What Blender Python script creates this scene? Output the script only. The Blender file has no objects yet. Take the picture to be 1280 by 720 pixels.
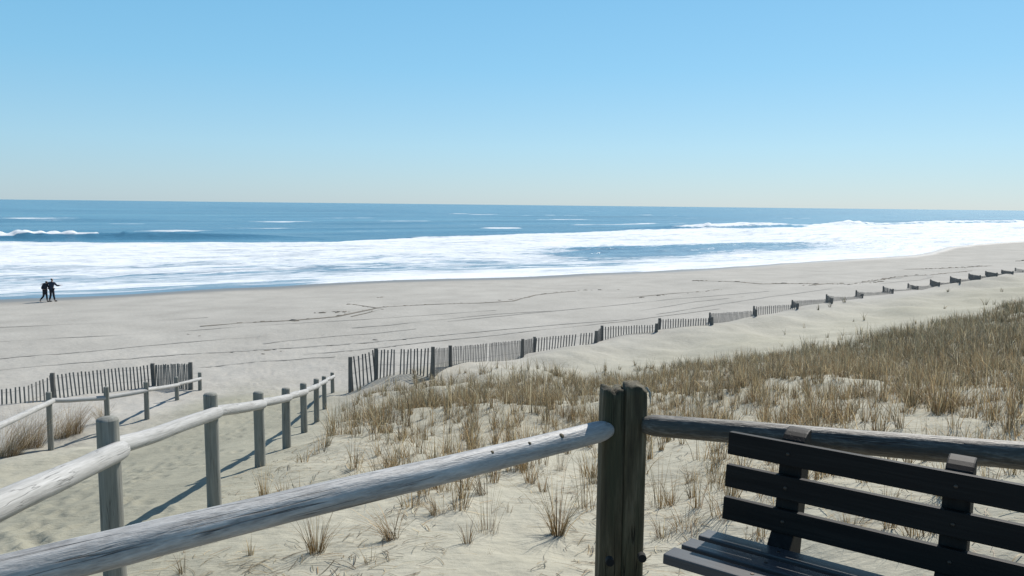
import bpy, bmesh, math, random
import numpy as np
from mathutils import Vector, Matrix

random.seed(7)
rng = np.random.default_rng(11)
sc = bpy.context.scene
COL = sc.collection
R = math.radians

# ------------------------------------------------------------------ camera
EYE = np.array([0.0, 0.0, 7.7])          # eye height above the sea surface (z = 0)
FPX = 1000.0
_p = math.atan(0.104); _r = math.atan(14 / 1280)
FW = np.array([0, math.cos(_p), -math.sin(_p)])
R0 = np.array([1.0, 0, 0]); U0 = np.cross(R0, FW)
RT = R0 * math.cos(_r) + U0 * math.sin(_r)
UP = np.cross(RT, FW)


def at(u, v, d):
    """measured photo point at depth d metres"""
    return EYE + d * (FW + RT * (u - 640) / FPX - UP * (v - 360) / FPX)


cam = bpy.data.cameras.new('camera')
cam.sensor_width = 36.0
cam.lens = 36.0 * FPX / 1280
cam.clip_start = 0.05
cam.clip_end = 120000
co = bpy.data.objects.new('camera', cam)
COL.objects.link(co)
M3 = Matrix((RT, UP, -FW)).transposed()
co.matrix_world = Matrix.Translation(EYE) @ M3.to_4x4()
sc.camera = co

# ------------------------------------------------------------------ light
SUN_AZ, SUN_EL = R(34), R(43)
sd = Vector((math.sin(SUN_AZ) * math.cos(SUN_EL), math.cos(SUN_AZ) * math.cos(SUN_EL), math.sin(SUN_EL)))
sl = bpy.data.lights.new('sun', 'SUN')
sl.energy = 5.0
sl.angle = R(0.5)
sl.color = (1.0, 0.955, 0.88)
so = bpy.data.objects.new('sun', sl)
so.rotation_euler = sd.to_track_quat('Z', 'Y').to_euler()
COL.objects.link(so)

w = bpy.data.worlds.new('World')
sc.world = w
w.use_nodes = True
nt = w.node_tree
bg = nt.nodes['Background']
sky = nt.nodes.new('ShaderNodeTexSky')
sky.sky_type = 'NISHITA'
sky.sun_disc = False
sky.sun_elevation = SUN_EL
sky.sun_rotation = SUN_AZ
sky.altitude = 0
sky.air_density = 1.0
sky.dust_density = 0.2
sky.ozone_density = 3.0
# spring sea air: the clear-sky model is blended with a paler blue-grey band low over the horizon
tcw = nt.nodes.new('ShaderNodeTexCoord')
sxyz = nt.nodes.new('ShaderNodeSeparateXYZ')
nt.links.new(tcw.outputs['Generated'], sxyz.inputs[0])
band = nt.nodes.new('ShaderNodeValToRGB')
be = band.color_ramp.elements
be[0].position, be[0].color = 0.0, (3.3, 5.1, 6.5, 1)
be[1].position, be[1].color = 0.30, (1.35, 4.6, 7.4, 1)
for p_, c_ in ((0.07, (3.0, 5.7, 7.6)), (0.16, (2.0, 5.3, 7.8))):
    q_ = be.new(p_); q_.color = (*c_, 1)
nt.links.new(sxyz.outputs['Z'], band.inputs[0])
fall = nt.nodes.new('ShaderNodeMapRange')
fall.inputs['From Min'].default_value = 0.3; fall.inputs['From Max'].default_value = 0.7
fall.inputs['To Min'].default_value = 0.68; fall.inputs['To Max'].default_value = 0.0
nt.links.new(sxyz.outputs['Z'], fall.inputs['Value'])
mxw = nt.nodes.new('ShaderNodeMix'); mxw.data_type = 'RGBA'
nt.links.new(fall.outputs[0], mxw.inputs[0]); nt.links.new(sky.outputs[0], mxw.inputs[6]); nt.links.new(band.outputs[0], mxw.inputs[7])
nt.links.new(mxw.outputs[2], bg.inputs[0])
bg.inputs[1].default_value = 0.10
sc.view_settings.view_transform = 'Standard'
sc.view_settings.look = 'None'
sc.view_settings.gamma = 1
sc.view_settings.exposure = 0.17
sc.view_settings.use_curve_mapping = False


# ------------------------------------------------------------------ noise
def _h(ix, iy, seed):
    n = (ix.astype(np.int64) * 374761393 + iy.astype(np.int64) * 668265263 + seed * 1442695041) & 0xFFFFFFFF
    n = ((n ^ (n >> 13)) * 1274126177) & 0xFFFFFFFF
    n = (n ^ (n >> 16)) & 0xFFFFFFFF
    return n / 4294967295.0


def vn(x, y, seed=0):
    x = np.asarray(x, float); y = np.asarray(y, float)
    ix = np.floor(x); iy = np.floor(y)
    fx = x - ix; fy = y - iy
    fx = fx * fx * fx * (fx * (fx * 6 - 15) + 10); fy = fy * fy * fy * (fy * (fy * 6 - 15) + 10)
    a = _h(ix, iy, seed); b = _h(ix + 1, iy, seed); c = _h(ix, iy + 1, seed); d = _h(ix + 1, iy + 1, seed)
    return (a + (b - a) * fx) * (1 - fy) + (c + (d - c) * fx) * fy - 0.5


def fbm(x, y, seed=0, o=3):
    s = 0; a = 1.0
    for i in range(o):
        s = s + a * vn(x * 2 ** i + 17.3 * i, y * 2 ** i - 9.1 * i, seed + i)
        a *= 0.5
    return s


def ss(x, a, b):
    t = np.clip((np.asarray(x, float) - a) / (b - a), 0, 1)
    return t * t * (3 - 2 * t)


# ------------------------------------------------------------------ terrain
def on_plane(u, v, z):
    d = FW + RT * (u - 640) / FPX - UP * (v - 360) / FPX
    return EYE + d * ((z - EYE[2]) / d[2])


SHORE = [on_plane(u, v, 0.0) for u, v in ((-60, 376), (0, 372), (150, 365), (300, 358), (500, 348), (700, 342), (900, 333), (1000, 326),
                                          (1080, 321.5), (1130, 319), (1150, 316), (1180, 308), (1230, 303.5), (1280, 300.5))]
SX = np.array([-400, -200] + [p[0] for p in SHORE] + [420, 2500])
SY = np.array([SHORE[0][1] - .66 * (400 + SHORE[0][0]), SHORE[0][1] - .66 * (200 + SHORE[0][0])] + [p[1] for p in SHORE]
              + [SHORE[-1][1] + 230, SHORE[-1][1] + 2100])
OUT = [on_plane(u, v, 0.0) for u, v in ((0, 303.5), (200, 302.5), (420, 300.5), (520, 296.5), (640, 292), (730, 289.5), (800, 286), (900, 284.5),
                                        (1000, 282), (1140, 279), (1280, 277))]
OX = np.array([-600] + [p[0] for p in OUT] + [2500])
OY = np.array([OUT[0][1] - 120] + [p[1] for p in OUT] + [OUT[-1][1] + 1900])


def shore_e(x, y):                       # metres seaward of the waterline
    return (y - np.interp(x, SX, SY)) * 0.78 + fbm(x * .12, y * .12, 51, 2) * 1.2


PATHC = np.array([[-1.2, 2.0], [-4.4, 5.0], [-5.2, 9], [-5.9, 13.0], [-6.9, 20.0], [-8.0, 26.0], [-8.6, 31.0]])


def path_mask(x, y):
    cx = np.interp(y, PATHC[:, 1], PATHC[:, 0])
    return (1 - ss(np.abs(x - cx), 1.3, 3.1)) * ss(y, 1.0, 3.0) * (1 - ss(y, 24.0, 32.0))


PS = [-8, -1, 1.0, 2.6, 5.5, 10.6, 15.7, 20.8, 23.0, 26.0, 60]
PZ = [-7.0, -6.96, -6.75, -6.45, -6.0, -4.95, -3.65, -2.55, -2.25, -2.1, -2.1]
_pr = np.linspace(-10, 60, 1401)
_pz = np.interp(_pr, PS, PZ)
_k = np.ones(41) / 41
_pz = np.convolve(np.pad(_pz, 20, 'edge'), _k, 'valid')
FEET = []
for _ in range(330):
    yy = 6.5 + 24 * rng.random() ** 1.15
    cx = np.interp(yy, PATHC[:, 1], PATHC[:, 0])
    FEET.append((cx + rng.normal(0, 0.75), yy, rng.normal(0.1, .3), rng.uniform(.5, 1.0)))
for _ in range(130):
    FEET.append((rng.uniform(-14, -5), rng.uniform(30, 42), rng.normal(.2, .6), rng.uniform(.6, 1.1)))


def base_h(x, y):
    x = np.asarray(x, float); y = np.asarray(y, float)
    s = (x + 6) * .677 - (y - 30) * .736
    z = np.interp(s, _pr, _pz)
    right = ss(x, -2.5, 3.5)
    z = z - right * (0.55 * ss(s, 4, 10) + 0.35 * ss(x, 4, 14) * ss(s, 8, 14)) * (1 - ss(s, 21.5, 25.5))
    on = ss(s, 0.5, 5)
    pm = path_mask(x, y)
    z = z + on * (1 - .75 * pm) * (fbm(x * .3, y * .3, 3, 3) * .36)
    z = z + (1 - pm) * ss(s, -.5, 1.5) * (1 - ss(s, 3, 6)) * ss(x, -5.8, -4.8) * (.25 + .5 * vn(x * .33, y * .33, 8))
    lm = 1 - ss(x, -9.0, -7.2)                                     # hummock beside the left fence
    z = z + lm * .35 * np.exp(-((y - 24) / 4.5) ** 2)
    e = shore_e(x, y)
    beach = 1 - on
    z = z + EYE[2]
    drop = -0.74 * ss(e, -26, 0) - .05 * np.clip(e, 0, 60)
    return z + beach * drop + beach * fbm(x * .09, y * .05, 21, 3) * .10 * (1 - ss(e, -14, -2))


def ground(x, y):
    x = np.asarray(x, float); y = np.asarray(y, float)
    z = base_h(x, y)
    r = np.hypot(x, y)
    near = 1 - ss(r, 22, 60)
    pm = path_mask(x, y)
    z = z + near * (.085 * fbm(x * 1.1, y * 1.1, 31, 2) * (1 - .5 * pm) + .024 * fbm(x * 4.5, y * 4.5, 33, 2) * (1 - .6 * pm))
    return z


def hit(u, v):
    d = FW + RT * (u - 640) / FPX - UP * (v - 360) / FPX
    t = 2.0
    prev = t
    while t < 400:
        P = EYE + d * t
        if P[2] < float(ground(P[0], P[1])):
            lo, hi = prev, t
            for _ in range(24):
                m = (lo + hi) / 2
                P = EYE + d * m
                if P[2] < float(ground(P[0], P[1])): hi = m
                else: lo = m
            return EYE + d * hi
        prev = t
        t *= 1.01
    return EYE + d * t


# ------------------------------------------------------------------ mesh helpers
def np_mesh(name, verts, quads, mats, smooth=True, attrs=None):
    me = bpy.data.meshes.new(name)
    nv, nf = len(verts), len(quads)
    k = quads.shape[1]
    me.vertices.add(nv)
    me.vertices.foreach_set('co', np.ascontiguousarray(verts, dtype=np.float32).ravel())
    me.loops.add(nf * k)
    me.loops.foreach_set('vertex_index', np.ascontiguousarray(quads, dtype=np.int32).ravel())
    me.polygons.add(nf)
    me.polygons.foreach_set('loop_start', np.arange(0, nf * k, k, dtype=np.int32))
    me.polygons.foreach_set('use_smooth', np.full(nf, smooth, dtype=bool))
    me.update(calc_edges=True)
    for an, (ty, data) in (attrs or {}).items():
        a = me.attributes.new(an, ty, 'POINT')
        key = {'FLOAT': 'value', 'FLOAT_VECTOR': 'vector', 'FLOAT_COLOR': 'color'}[ty]
        a.data.foreach_set(key, np.ascontiguousarray(data, dtype=np.float32).ravel())
    me.materials.append(mats)
    return me


def link(name, me, parent=None):
    o = bpy.data.objects.new(name, me)
    COL.objects.link(o)
    if parent is not None:
        o.parent = parent
        o.matrix_parent_inverse = parent.matrix_basis.inverted()   # parts carry world-space meshes
    return o


def empty(name, label, cat, loc, group=None):
    o = bpy.data.objects.new(name, None)
    o.empty_display_size = .2
    o.location = tuple(float(c) for c in loc)
    COL.objects.link(o)
    tag(o, label, cat, group)
    return o


def tag(o, label=None, cat=None, group=None, kind=None):
    if label: o['label'] = label
    if cat: o['category'] = cat
    if group: o['group'] = group
    if kind: o['kind'] = kind
    return o


class MB:
    """collects solids; every vertex also gets a wood-grain coordinate (along, across, across)"""
    def __init__(s):
        s.v = []; s.f = []; s.g = []; s.sm = []

    def add(s, v, f, g, smooth=False):
        o = len(s.v)
        s.v += [tuple(map(float, p)) for p in v]
        s.g += [tuple(map(float, p)) for p in g]
        s.f += [tuple(i + o for i in q) for q in f]
        s.sm += [smooth] * len(f)

    def box(s, c, ax, dims, along=0, seed=None):
        c = np.asarray(c, float); ax = [np.asarray(a, float) / np.linalg.norm(a) for a in ax]
        hd = [d / 2 for d in dims]
        seed = random.random() * 40 if seed is None else seed
        v = []; g = []
        for i in (-1, 1):
            for j in (-1, 1):
                for k in (-1, 1):
                    q = (i * hd[0], j * hd[1], k * hd[2])
                    v.append(c + ax[0] * q[0] + ax[1] * q[1] + ax[2] * q[2])
                    o = [n for n in range(3) if n != along]
                    g.append((q[along] + seed, q[o[0]] + seed, q[o[1]] + seed * 1.7))
        s.add(v, [(0, 1, 3, 2), (4, 6, 7, 5), (0, 4, 5, 1), (2, 3, 7, 6), (0, 2, 6, 4), (1, 5, 7, 3)], g)

    def tube(s, pts, rad, n=16, rough=0.0, seed=None, dome=0.0, flat=1.0):
        """a closed log along pts"""
        seed = random.random() * 40 if seed is None else seed
        pts = [np.asarray(p, float) for p in pts]
        m = len(pts)
        v = []; g = []; f = []
        L = 0
        t0 = pts[-1] - pts[0]; t0 = t0 / np.linalg.norm(t0)
        a = np.cross(t0, (0, 0, 1.0))
        if np.linalg.norm(a) < .2: a = np.cross(t0, (0, 1.0, 0))
        a /= np.linalg.norm(a); b = np.cross(a, t0)
        for i, p in enumerate(pts):
            if i: L += np.linalg.norm(p - pts[i - 1])
            for k in range(n):
                th = 2 * math.pi * k / n
                r = rad[i]
                if rough:
                    r *= 1 + rough * float(vn(L * 2.2 + seed, math.cos(th) * 1.3 + seed * 3, 5)) * 1.4 \
                        + rough * .5 * float(vn(L * 9 + seed, math.sin(th) * 3 + seed * 3, 6))
                q = a * (r * math.cos(th)) + b * (r * math.sin(th) * flat)
                v.append(p + q)
                g.append((L + seed, r * math.cos(th) + seed, r * math.sin(th) + seed * 1.7))
        for i in range(m - 1):
            for k in range(n):
                k2 = (k + 1) % n
                f.append((i * n + k, i * n + k2, (i + 1) * n + k2, (i + 1) * n + k))
        s.add(v, f, g, True)
        # end caps with an inner ring so the rim reads as a worn edge
        for end, sg in ((0, -1), (m - 1, 1)):
            rim = [v[end * n + k] for k in range(n)]
            gr = [g[end * n + k] for k in range(n)]
            c = pts[end]
            inner = [c + (np.asarray(q) - c) * .86 + t0 * sg * (rad[end] * .10 + dome * .6) for q in rim]
            mid = c + t0 * sg * (rad[end] * .12 + dome)
            vv = rim + inner + [mid]
            gg = gr + gr + [(gr[0][0], seed, seed * 1.7)]
            ff = []
            for k in range(n):
                k2 = (k + 1) % n
                q = (k, n + k, n + k2, k2) if sg < 0 else (k, k2, n + k2, n + k)
                ff.append(q)
                ff.append((n + k, 2 * n, n + k2) if sg < 0 else (n + k, n + k2, 2 * n))
            s.add(vv, ff, gg, dome > 0)

    def prism(s, prof, o, ax, ay, az, w, along=1):
        """profile (x, y) in axes ax, ay, extruded +-w/2 along az"""
        o = np.asarray(o, float); ax, ay, az = (np.asarray(q, float) for q in (ax, ay, az))
        n = len(prof); v = []; g = []
        seed = random.random() * 40
        for sg in (-1, 1):
            for x, y in prof:
                v.append(o + ax * x + ay * y + az * (sg * w / 2))
                g.append((y + seed, x + seed, sg * w / 2 + seed))
        f = [(i, (i + 1) % n, n + (i + 1) % n, n + i) for i in range(n)]
        f += [tuple(range(n - 1, -1, -1)), tuple(range(n, 2 * n))]
        s.add(v, f, g)

    def build(s, name, mat, parent=None, bevel=0.0, label=None):
        me = bpy.data.meshes.new(name)
        me.from_pydata(s.v, [], s.f)
        a = me.attributes.new('gc', 'FLOAT_VECTOR', 'POINT')
        a.data.foreach_set('vector', np.array(s.g, dtype=np.float32).ravel())
        for p, q in zip(me.polygons, s.sm): p.use_smooth = q
        bm = bmesh.new(); bm.from_mesh(me)
        bmesh.ops.recalc_face_normals(bm, faces=bm.faces)
        if bevel:
            es = [e for e in bm.edges if len(e.link_faces) == 2 and e.calc_face_angle(0) > .6]
            bmesh.ops.bevel(bm, geom=es, offset=bevel, segments=2, affect='EDGES', profile=.6)
        bm.to_mesh(me); bm.free()
        me.materials.append(mat)
        o = link(name, me, parent)
        if label: o['label'] = label
        return o


# ------------------------------------------------------------------ materials
def mat(name):
    m = bpy.data.materials.new(name)
    m.use_nodes = True
    t = m.node_tree
    b = t.nodes['Principled BSDF']
    return m, t, b


def N(t, ty, **kw):
    n = t.nodes.new(ty)
    for k, v in kw.items():
        if k.startswith('i_'):
            n.inputs[int(k[2:])].default_value = v
        else:
            setattr(n, k, v)
    return n


def ramp(t, stops, inp):
    n = t.nodes.new('ShaderNodeValToRGB')
    el = n.color_ramp.elements
    while len(el) > 1: el.remove(el[-1])
    el[0].position, el[0].color = stops[0][0], (*stops[0][1], 1)
    for p, c in stops[1:]:
        e = el.new(p); e.color = (*c, 1)
    t.links.new(inp, n.inputs[0])
    return n.outputs[0]


def noise(t, vec, scale, detail=4, rough=.55, dist=0.0):
    n = t.nodes.new('ShaderNodeTexNoise')
    n.inputs['Scale'].default_value = scale
    n.inputs['Detail'].default_value = detail
    n.inputs['Roughness'].default_value = rough
    n.inputs['Distortion'].default_value = dist
    t.links.new(vec, n.inputs['Vector'])
    return n.outputs[0]


def mapv(t, vec, s):
    n = t.nodes.new('ShaderNodeMapping')
    n.inputs['Scale'].default_value = s
    t.links.new(vec, n.inputs[0])
    return n.outputs[0]


def mix(t, fac, a, b, mode='MIX'):
    n = t.nodes.new('ShaderNodeMix')
    n.data_type = 'RGBA'; n.blend_type = mode
    for sock, val in ((0, fac), (6, a), (7, b)):
        if hasattr(val, 'is_output'): t.links.new(val, n.inputs[sock])
        elif isinstance(val, (int, float)): n.inputs[sock].default_value = val
        else: n.inputs[sock].default_value = (*val, 1)
    return n.outputs[2]


def mth(t, op, a, b=None, c=None):
    n = t.nodes.new('ShaderNodeMath'); n.operation = op
    for i, val in enumerate((a, b, c)):
        if val is None: continue
        if hasattr(val, 'is_output'): t.links.new(val, n.inputs[i])
        else: n.inputs[i].default_value = val
    return n.outputs[0]


def bump(t, b, h, strength, dist):
    n = t.nodes.new('ShaderNodeBump')
    n.inputs['Strength'].default_value = strength
    n.inputs['Distance'].default_value = dist
    t.links.new(h, n.inputs['Height'])
    t.links.new(n.outputs[0], b.inputs['Normal'])
    return n


def attr(t, name):
    n = t.nodes.new('ShaderNodeAttribute'); n.attribute_name = name
    return n


def wood(name, dark, mid, light, grain=1.0, rough=.8, crack=.5, spec=.3, bstr=.6, bdist=.004, stain=None, al=1.0):
    m, t, b = mat(name)
    g = attr(t, 'gc').outputs['Vector']
    n1 = noise(t, mapv(t, g, (1.6 * al, 26 * grain, 26 * grain)), 1.0, 5, .6, .5)
    n2 = noise(t, mapv(t, g, (5.0 * al * al, 120 * grain, 120 * grain)), 1.0, 3, .6)
    n3 = noise(t, mapv(t, g, (2.2, 5, 5)), 1.0, 3, .5)
    f = mth(t, 'ADD', mth(t, 'MULTIPLY', n1, .6), mth(t, 'MULTIPLY', n2, .4))
    c = ramp(t, [(.34, dark), (.5, mid), (.66, light)], f)
    c = mix(t, mth(t, 'MULTIPLY', ramp(t, [(.35, (0, 0, 0)), (.7, (1, 1, 1))], n3), .55), c, mid, 'MIX')
    if stain:
        n4 = noise(t, mapv(t, g, (1.2, 9, 9)), 1.0, 4, .6)
        c = mix(t, ramp(t, [(.48, (0, 0, 0)), (.68, (1, 1, 1))], n4), c, stain)
    # drying cracks
    n5 = noise(t, mapv(t, g, (.9, 30, 30)), 1.0, 2, .5, .3)
    ck = ramp(t, [(.485, (0, 0, 0)), (.5, (1, 1, 1)), (.515, (0, 0, 0))], n5)
    n6 = noise(t, mapv(t, g, (1.5, 6, 6)), 1.0, 2)
    ck = mth(t, 'MULTIPLY', ck, ramp(t, [(.46, (0, 0, 0)), (.56, (1, 1, 1))], n6))
    c = mix(t, mth(t, 'MULTIPLY', ck, crack), c, (dark[0] * .3, dark[1] * .3, dark[2] * .3))
    t.links.new(c, b.inputs['Base Color'])
    b.inputs['Roughness'].default_value = rough
    b.inputs['Specular IOR Level'].default_value = spec
    h = mth(t, 'SUBTRACT', f, mth(t, 'MULTIPLY', ck, .8))
    bump(t, b, h, bstr, bdist)
    return m


M_RAIL = wood('bleached_log', (.23, .226, .213), (.36, .352, .335), (.50, .49, .475), 1.0, .7, .6)
M_POST = wood('grey_post_wood', (.13, .127, .11), (.22, .217, .19), (.32, .315, .28), 1.0, .85, .7)
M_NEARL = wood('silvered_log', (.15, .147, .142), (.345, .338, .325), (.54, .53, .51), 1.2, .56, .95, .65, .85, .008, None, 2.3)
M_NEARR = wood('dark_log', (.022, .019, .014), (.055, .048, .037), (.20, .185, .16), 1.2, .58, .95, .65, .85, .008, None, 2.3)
M_NPOST = wood('green_treated_post', (.017, .014, .009), (.078, .064, .038), (.225, .19, .125), .55, .8, 1.0, .25, 1.0, .012, (.05, .05, .028))
M_PICK = wood('snow_fence_lath', (.075, .072, .067), (.145, .14, .132), (.24, .235, .222), .6, .9, .3)
M_PICK2 = wood('veiled_fence_lath', (.10, .10, .092), (.17, .168, .155), (.27, .265, .245), .6, .9, .3)  # lath colour lightened to stand in for lens glare over the left fence
M_SPOST = wood('snow_fence_post_wood', (.085, .08, .073), (.15, .143, .13), (.24, .23, .21), .7, .9, .5)
M_BENCH = wood('bench_dark_board', (.008, .0065, .006), (.013, .011, .010), (.022, .019, .017), 1.2, .6, .15, .15, .35, .0016)
M_SEAT = wood('sunlit_seat_board', (.035, .035, .037), (.055, .055, .058), (.085, .085, .088), 1.2, .40, .3, .5, .3, .0015)  # seat's sunlit grey put into a paler board colour than the backrest
M_DECK = wood('deck_board', (.13, .115, .095), (.22, .20, .17), (.31, .29, .26), .6, .85, .6)


def plain(name, col, rough=.6, metal=0.0):
    m, t, b = mat(name)
    tc = N(t, 'ShaderNodeTexCoord').outputs['Object']
    n = noise(t, tc, 30, 4)
    c = ramp(t, [(.3, tuple(k * .7 for k in col)), (.7, tuple(min(1, k * 1.25) for k in col))], n)
    t.links.new(c, b.inputs['Base Color'])
    b.inputs['Roughness'].default_value = rough
    b.inputs['Metallic'].default_value = metal
    return m


M_BOLT = plain('rusty_steel', (.07, .055, .045), .5, .7)
M_HOLE = plain('dark_bore', (.008, .007, .006), .9)
M_WIRE = plain('fence_wire', (.12, .115, .11), .6, .4)


def sand_mat():
    m, t, b = mat('sand')
    geo = N(t, 'ShaderNodeNewGeometry').outputs['Position']
    pm = attr(t, 'path').outputs['Fac']
    wet = attr(t, 'wet').outputs['Fac']
    dune = attr(t, 'dune').outputs['Fac']
    n1 = noise(t, geo, .35, 4, .6)
    n2 = noise(t, geo, 6.0, 5, .65)
    n3 = noise(t, geo, 140.0, 2, .6)
    sep = N(t, 'ShaderNodeSeparateXYZ'); t.links.new(geo, sep.inputs[0])
    beach = ramp(t, [(.3, (.345, .326, .290)), (.7, (.42, .398, .356))], n1)
    dn = ramp(t, [(.3, (.335, .315, .245)), (.7, (.405, .382, .305))], n1)
    c = mix(t, dune, beach, dn)
    pa = ramp(t, [(.3, (.25, .24, .185)), (.7, (.32, .306, .238))], n1)
    c = mix(t, pm, c, pa)
    c = mix(t, .5, c, ramp(t, [(.3, (.8, .8, .8)), (.7, (1.12, 1.12, 1.12))], n2), 'MULTIPLY')
    c = mix(t, .45, c, ramp(t, [(.25, (.62, .60, .56)), (.5, (1, 1, 1)), (.8, (1.25, 1.25, 1.25))], n3), 'MULTIPLY')
    # scraps of reed and dark grains in the dry sand
    v = t.nodes.new('ShaderNodeTexVoronoi'); v.inputs['Scale'].default_value = 9.0
    t.links.new(geo, v.inputs['Vector'])
    sp = ramp(t, [(.05, (1, 1, 1)), (.09, (0, 0, 0))], v.outputs['Distance'])
    sp = mth(t, 'MULTIPLY', sp, mth(t, 'MULTIPLY', dune, ramp(t, [(.52, (0, 0, 0)), (.62, (1, 1, 1))], noise(t, geo, 1.3, 3))))
    c = mix(t, mth(t, 'MULTIPLY', sp, .7), c, (.14, .105, .065))
    # wind bands across the open beach
    band = noise(t, mapv(t, geo, (.10, .10, .10)), 1.0, 3, .55)
    c = mix(t, .6, c, ramp(t, [(.35, (.90, .90, .90)), (.65, (1.07, 1.07, 1.07))], band), 'MULTIPLY')
    c = mix(t, wet, c, (.20, .185, .165))
    t.links.new(c, b.inputs['Base Color'])
    t.links.new(mth(t, 'SUBTRACT', .95, mth(t, 'MULTIPLY', wet, .55)), b.inputs['Roughness'])
    b.inputs['Specular IOR Level'].default_value = .25
    rip = noise(t, mapv(t, geo, (4.0, 9.0, 4.0)), 1.0, 3, .55, .4)
    h = mth(t, 'ADD', mth(t, 'MULTIPLY', rip, 1.0), mth(t, 'ADD', mth(t, 'MULTIPLY', n2, .7), mth(t, 'MULTIPLY', n3, .05)))
    h = mth(t, 'MULTIPLY', h, mth(t, 'SUBTRACT', 1.0, wet))
    bump(t, b, h, .55, .05)
    return m


M_SAND = sand_mat()


def grass_mat(name='dry_grass', trans=.35):
    m, t, b = mat(name)
    a = attr(t, 'col').outputs['Color']
    t.links.new(a, b.inputs['Base Color'])
    b.inputs['Roughness'].default_value = .55
    b.inputs['Specular IOR Level'].default_value = .35
    tr = N(t, 'ShaderNodeBsdfTranslucent')
    t.links.new(a, tr.inputs[0])
    mx = N(t, 'ShaderNodeMixShader', i_0=trans)
    t.links.new(b.outputs[0], mx.inputs[1]); t.links.new(tr.outputs[0], mx.inputs[2])
    t.links.new(mx.outputs[0], t.nodes['Material Output'].inputs[0])
    return m


M_GRASS = grass_mat()


# ------------------------------------------------------------------ ground sheet
def fan(rings, angs):
    rr, aa = np.meshgrid(rings, angs, indexing='ij')
    x = rr * np.sin(aa); y = rr * np.cos(aa)
    nr, na = rr.shape
    i = np.arange(nr - 1)[:, None] * na + np.arange(na - 1)[None, :]
    q = np.stack([i, i + na, i + na + 1, i + 1], -1).reshape(-1, 4)
    return x.ravel(), y.ravel(), q


A_in = np.radians(np.arange(-41, 41.01, .125))
A_side = np.radians(np.linspace(41, 180, 60)[1:])
ANG = np.concatenate([-A_side[::-1], A_in, A_side])
rings = np.concatenate([[0.05, .6, 1.2], np.exp(np.arange(math.log(1.6), math.log(130), .0078)), np.geomspace(131, 1500, 70)])
gx, gy, gq = fan(rings, ANG)
gz = ground(gx, gy)
sel = np.where((np.hypot(gx, gy) < 48) & (gy > 4))[0]
sx_, sy_ = gx[sel], gy[sel]
dz = np.zeros(len(sel))
for fx, fy, fa, fs in FEET:
    ca, sa = math.cos(fa), math.sin(fa)
    k = np.where((np.abs(sx_ - fx) < .5) & (np.abs(sy_ - fy) < .5))[0]
    ux = (sx_[k] - fx) * ca + (sy_[k] - fy) * sa
    uy = -(sx_[k] - fx) * sa + (sy_[k] - fy) * ca
    q = (ux / .075) ** 2 + (uy / .15) ** 2
    dz[k] += fs * (-.036 * np.exp(-q) + .014 * np.exp(-(np.sqrt(q) - 1.75) ** 2 * 3))
gz[sel] += dz
e_ = shore_e(gx, gy)
wet = (1 - ss(e_, -5.5, -2.2)); wet = 1 - wet
wet = wet * 1.0
dune = ss((gx + 6) * .677 - (gy - 30) * .736, -1, 9)
pm_ = path_mask(gx, gy)
pm_ = np.clip(pm_ + .25 * fbm(gx * 1.2, gy * 1.2, 61, 3) * (pm_ > .02), 0, 1)
ground_me = np_mesh('sand', np.stack([gx, gy, gz], -1), gq, M_SAND, True,
                    {'path': ('FLOAT', pm_), 'wet': ('FLOAT', wet), 'dune': ('FLOAT', dune)})
tag(link('ground', ground_me), kind='structure')

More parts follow.
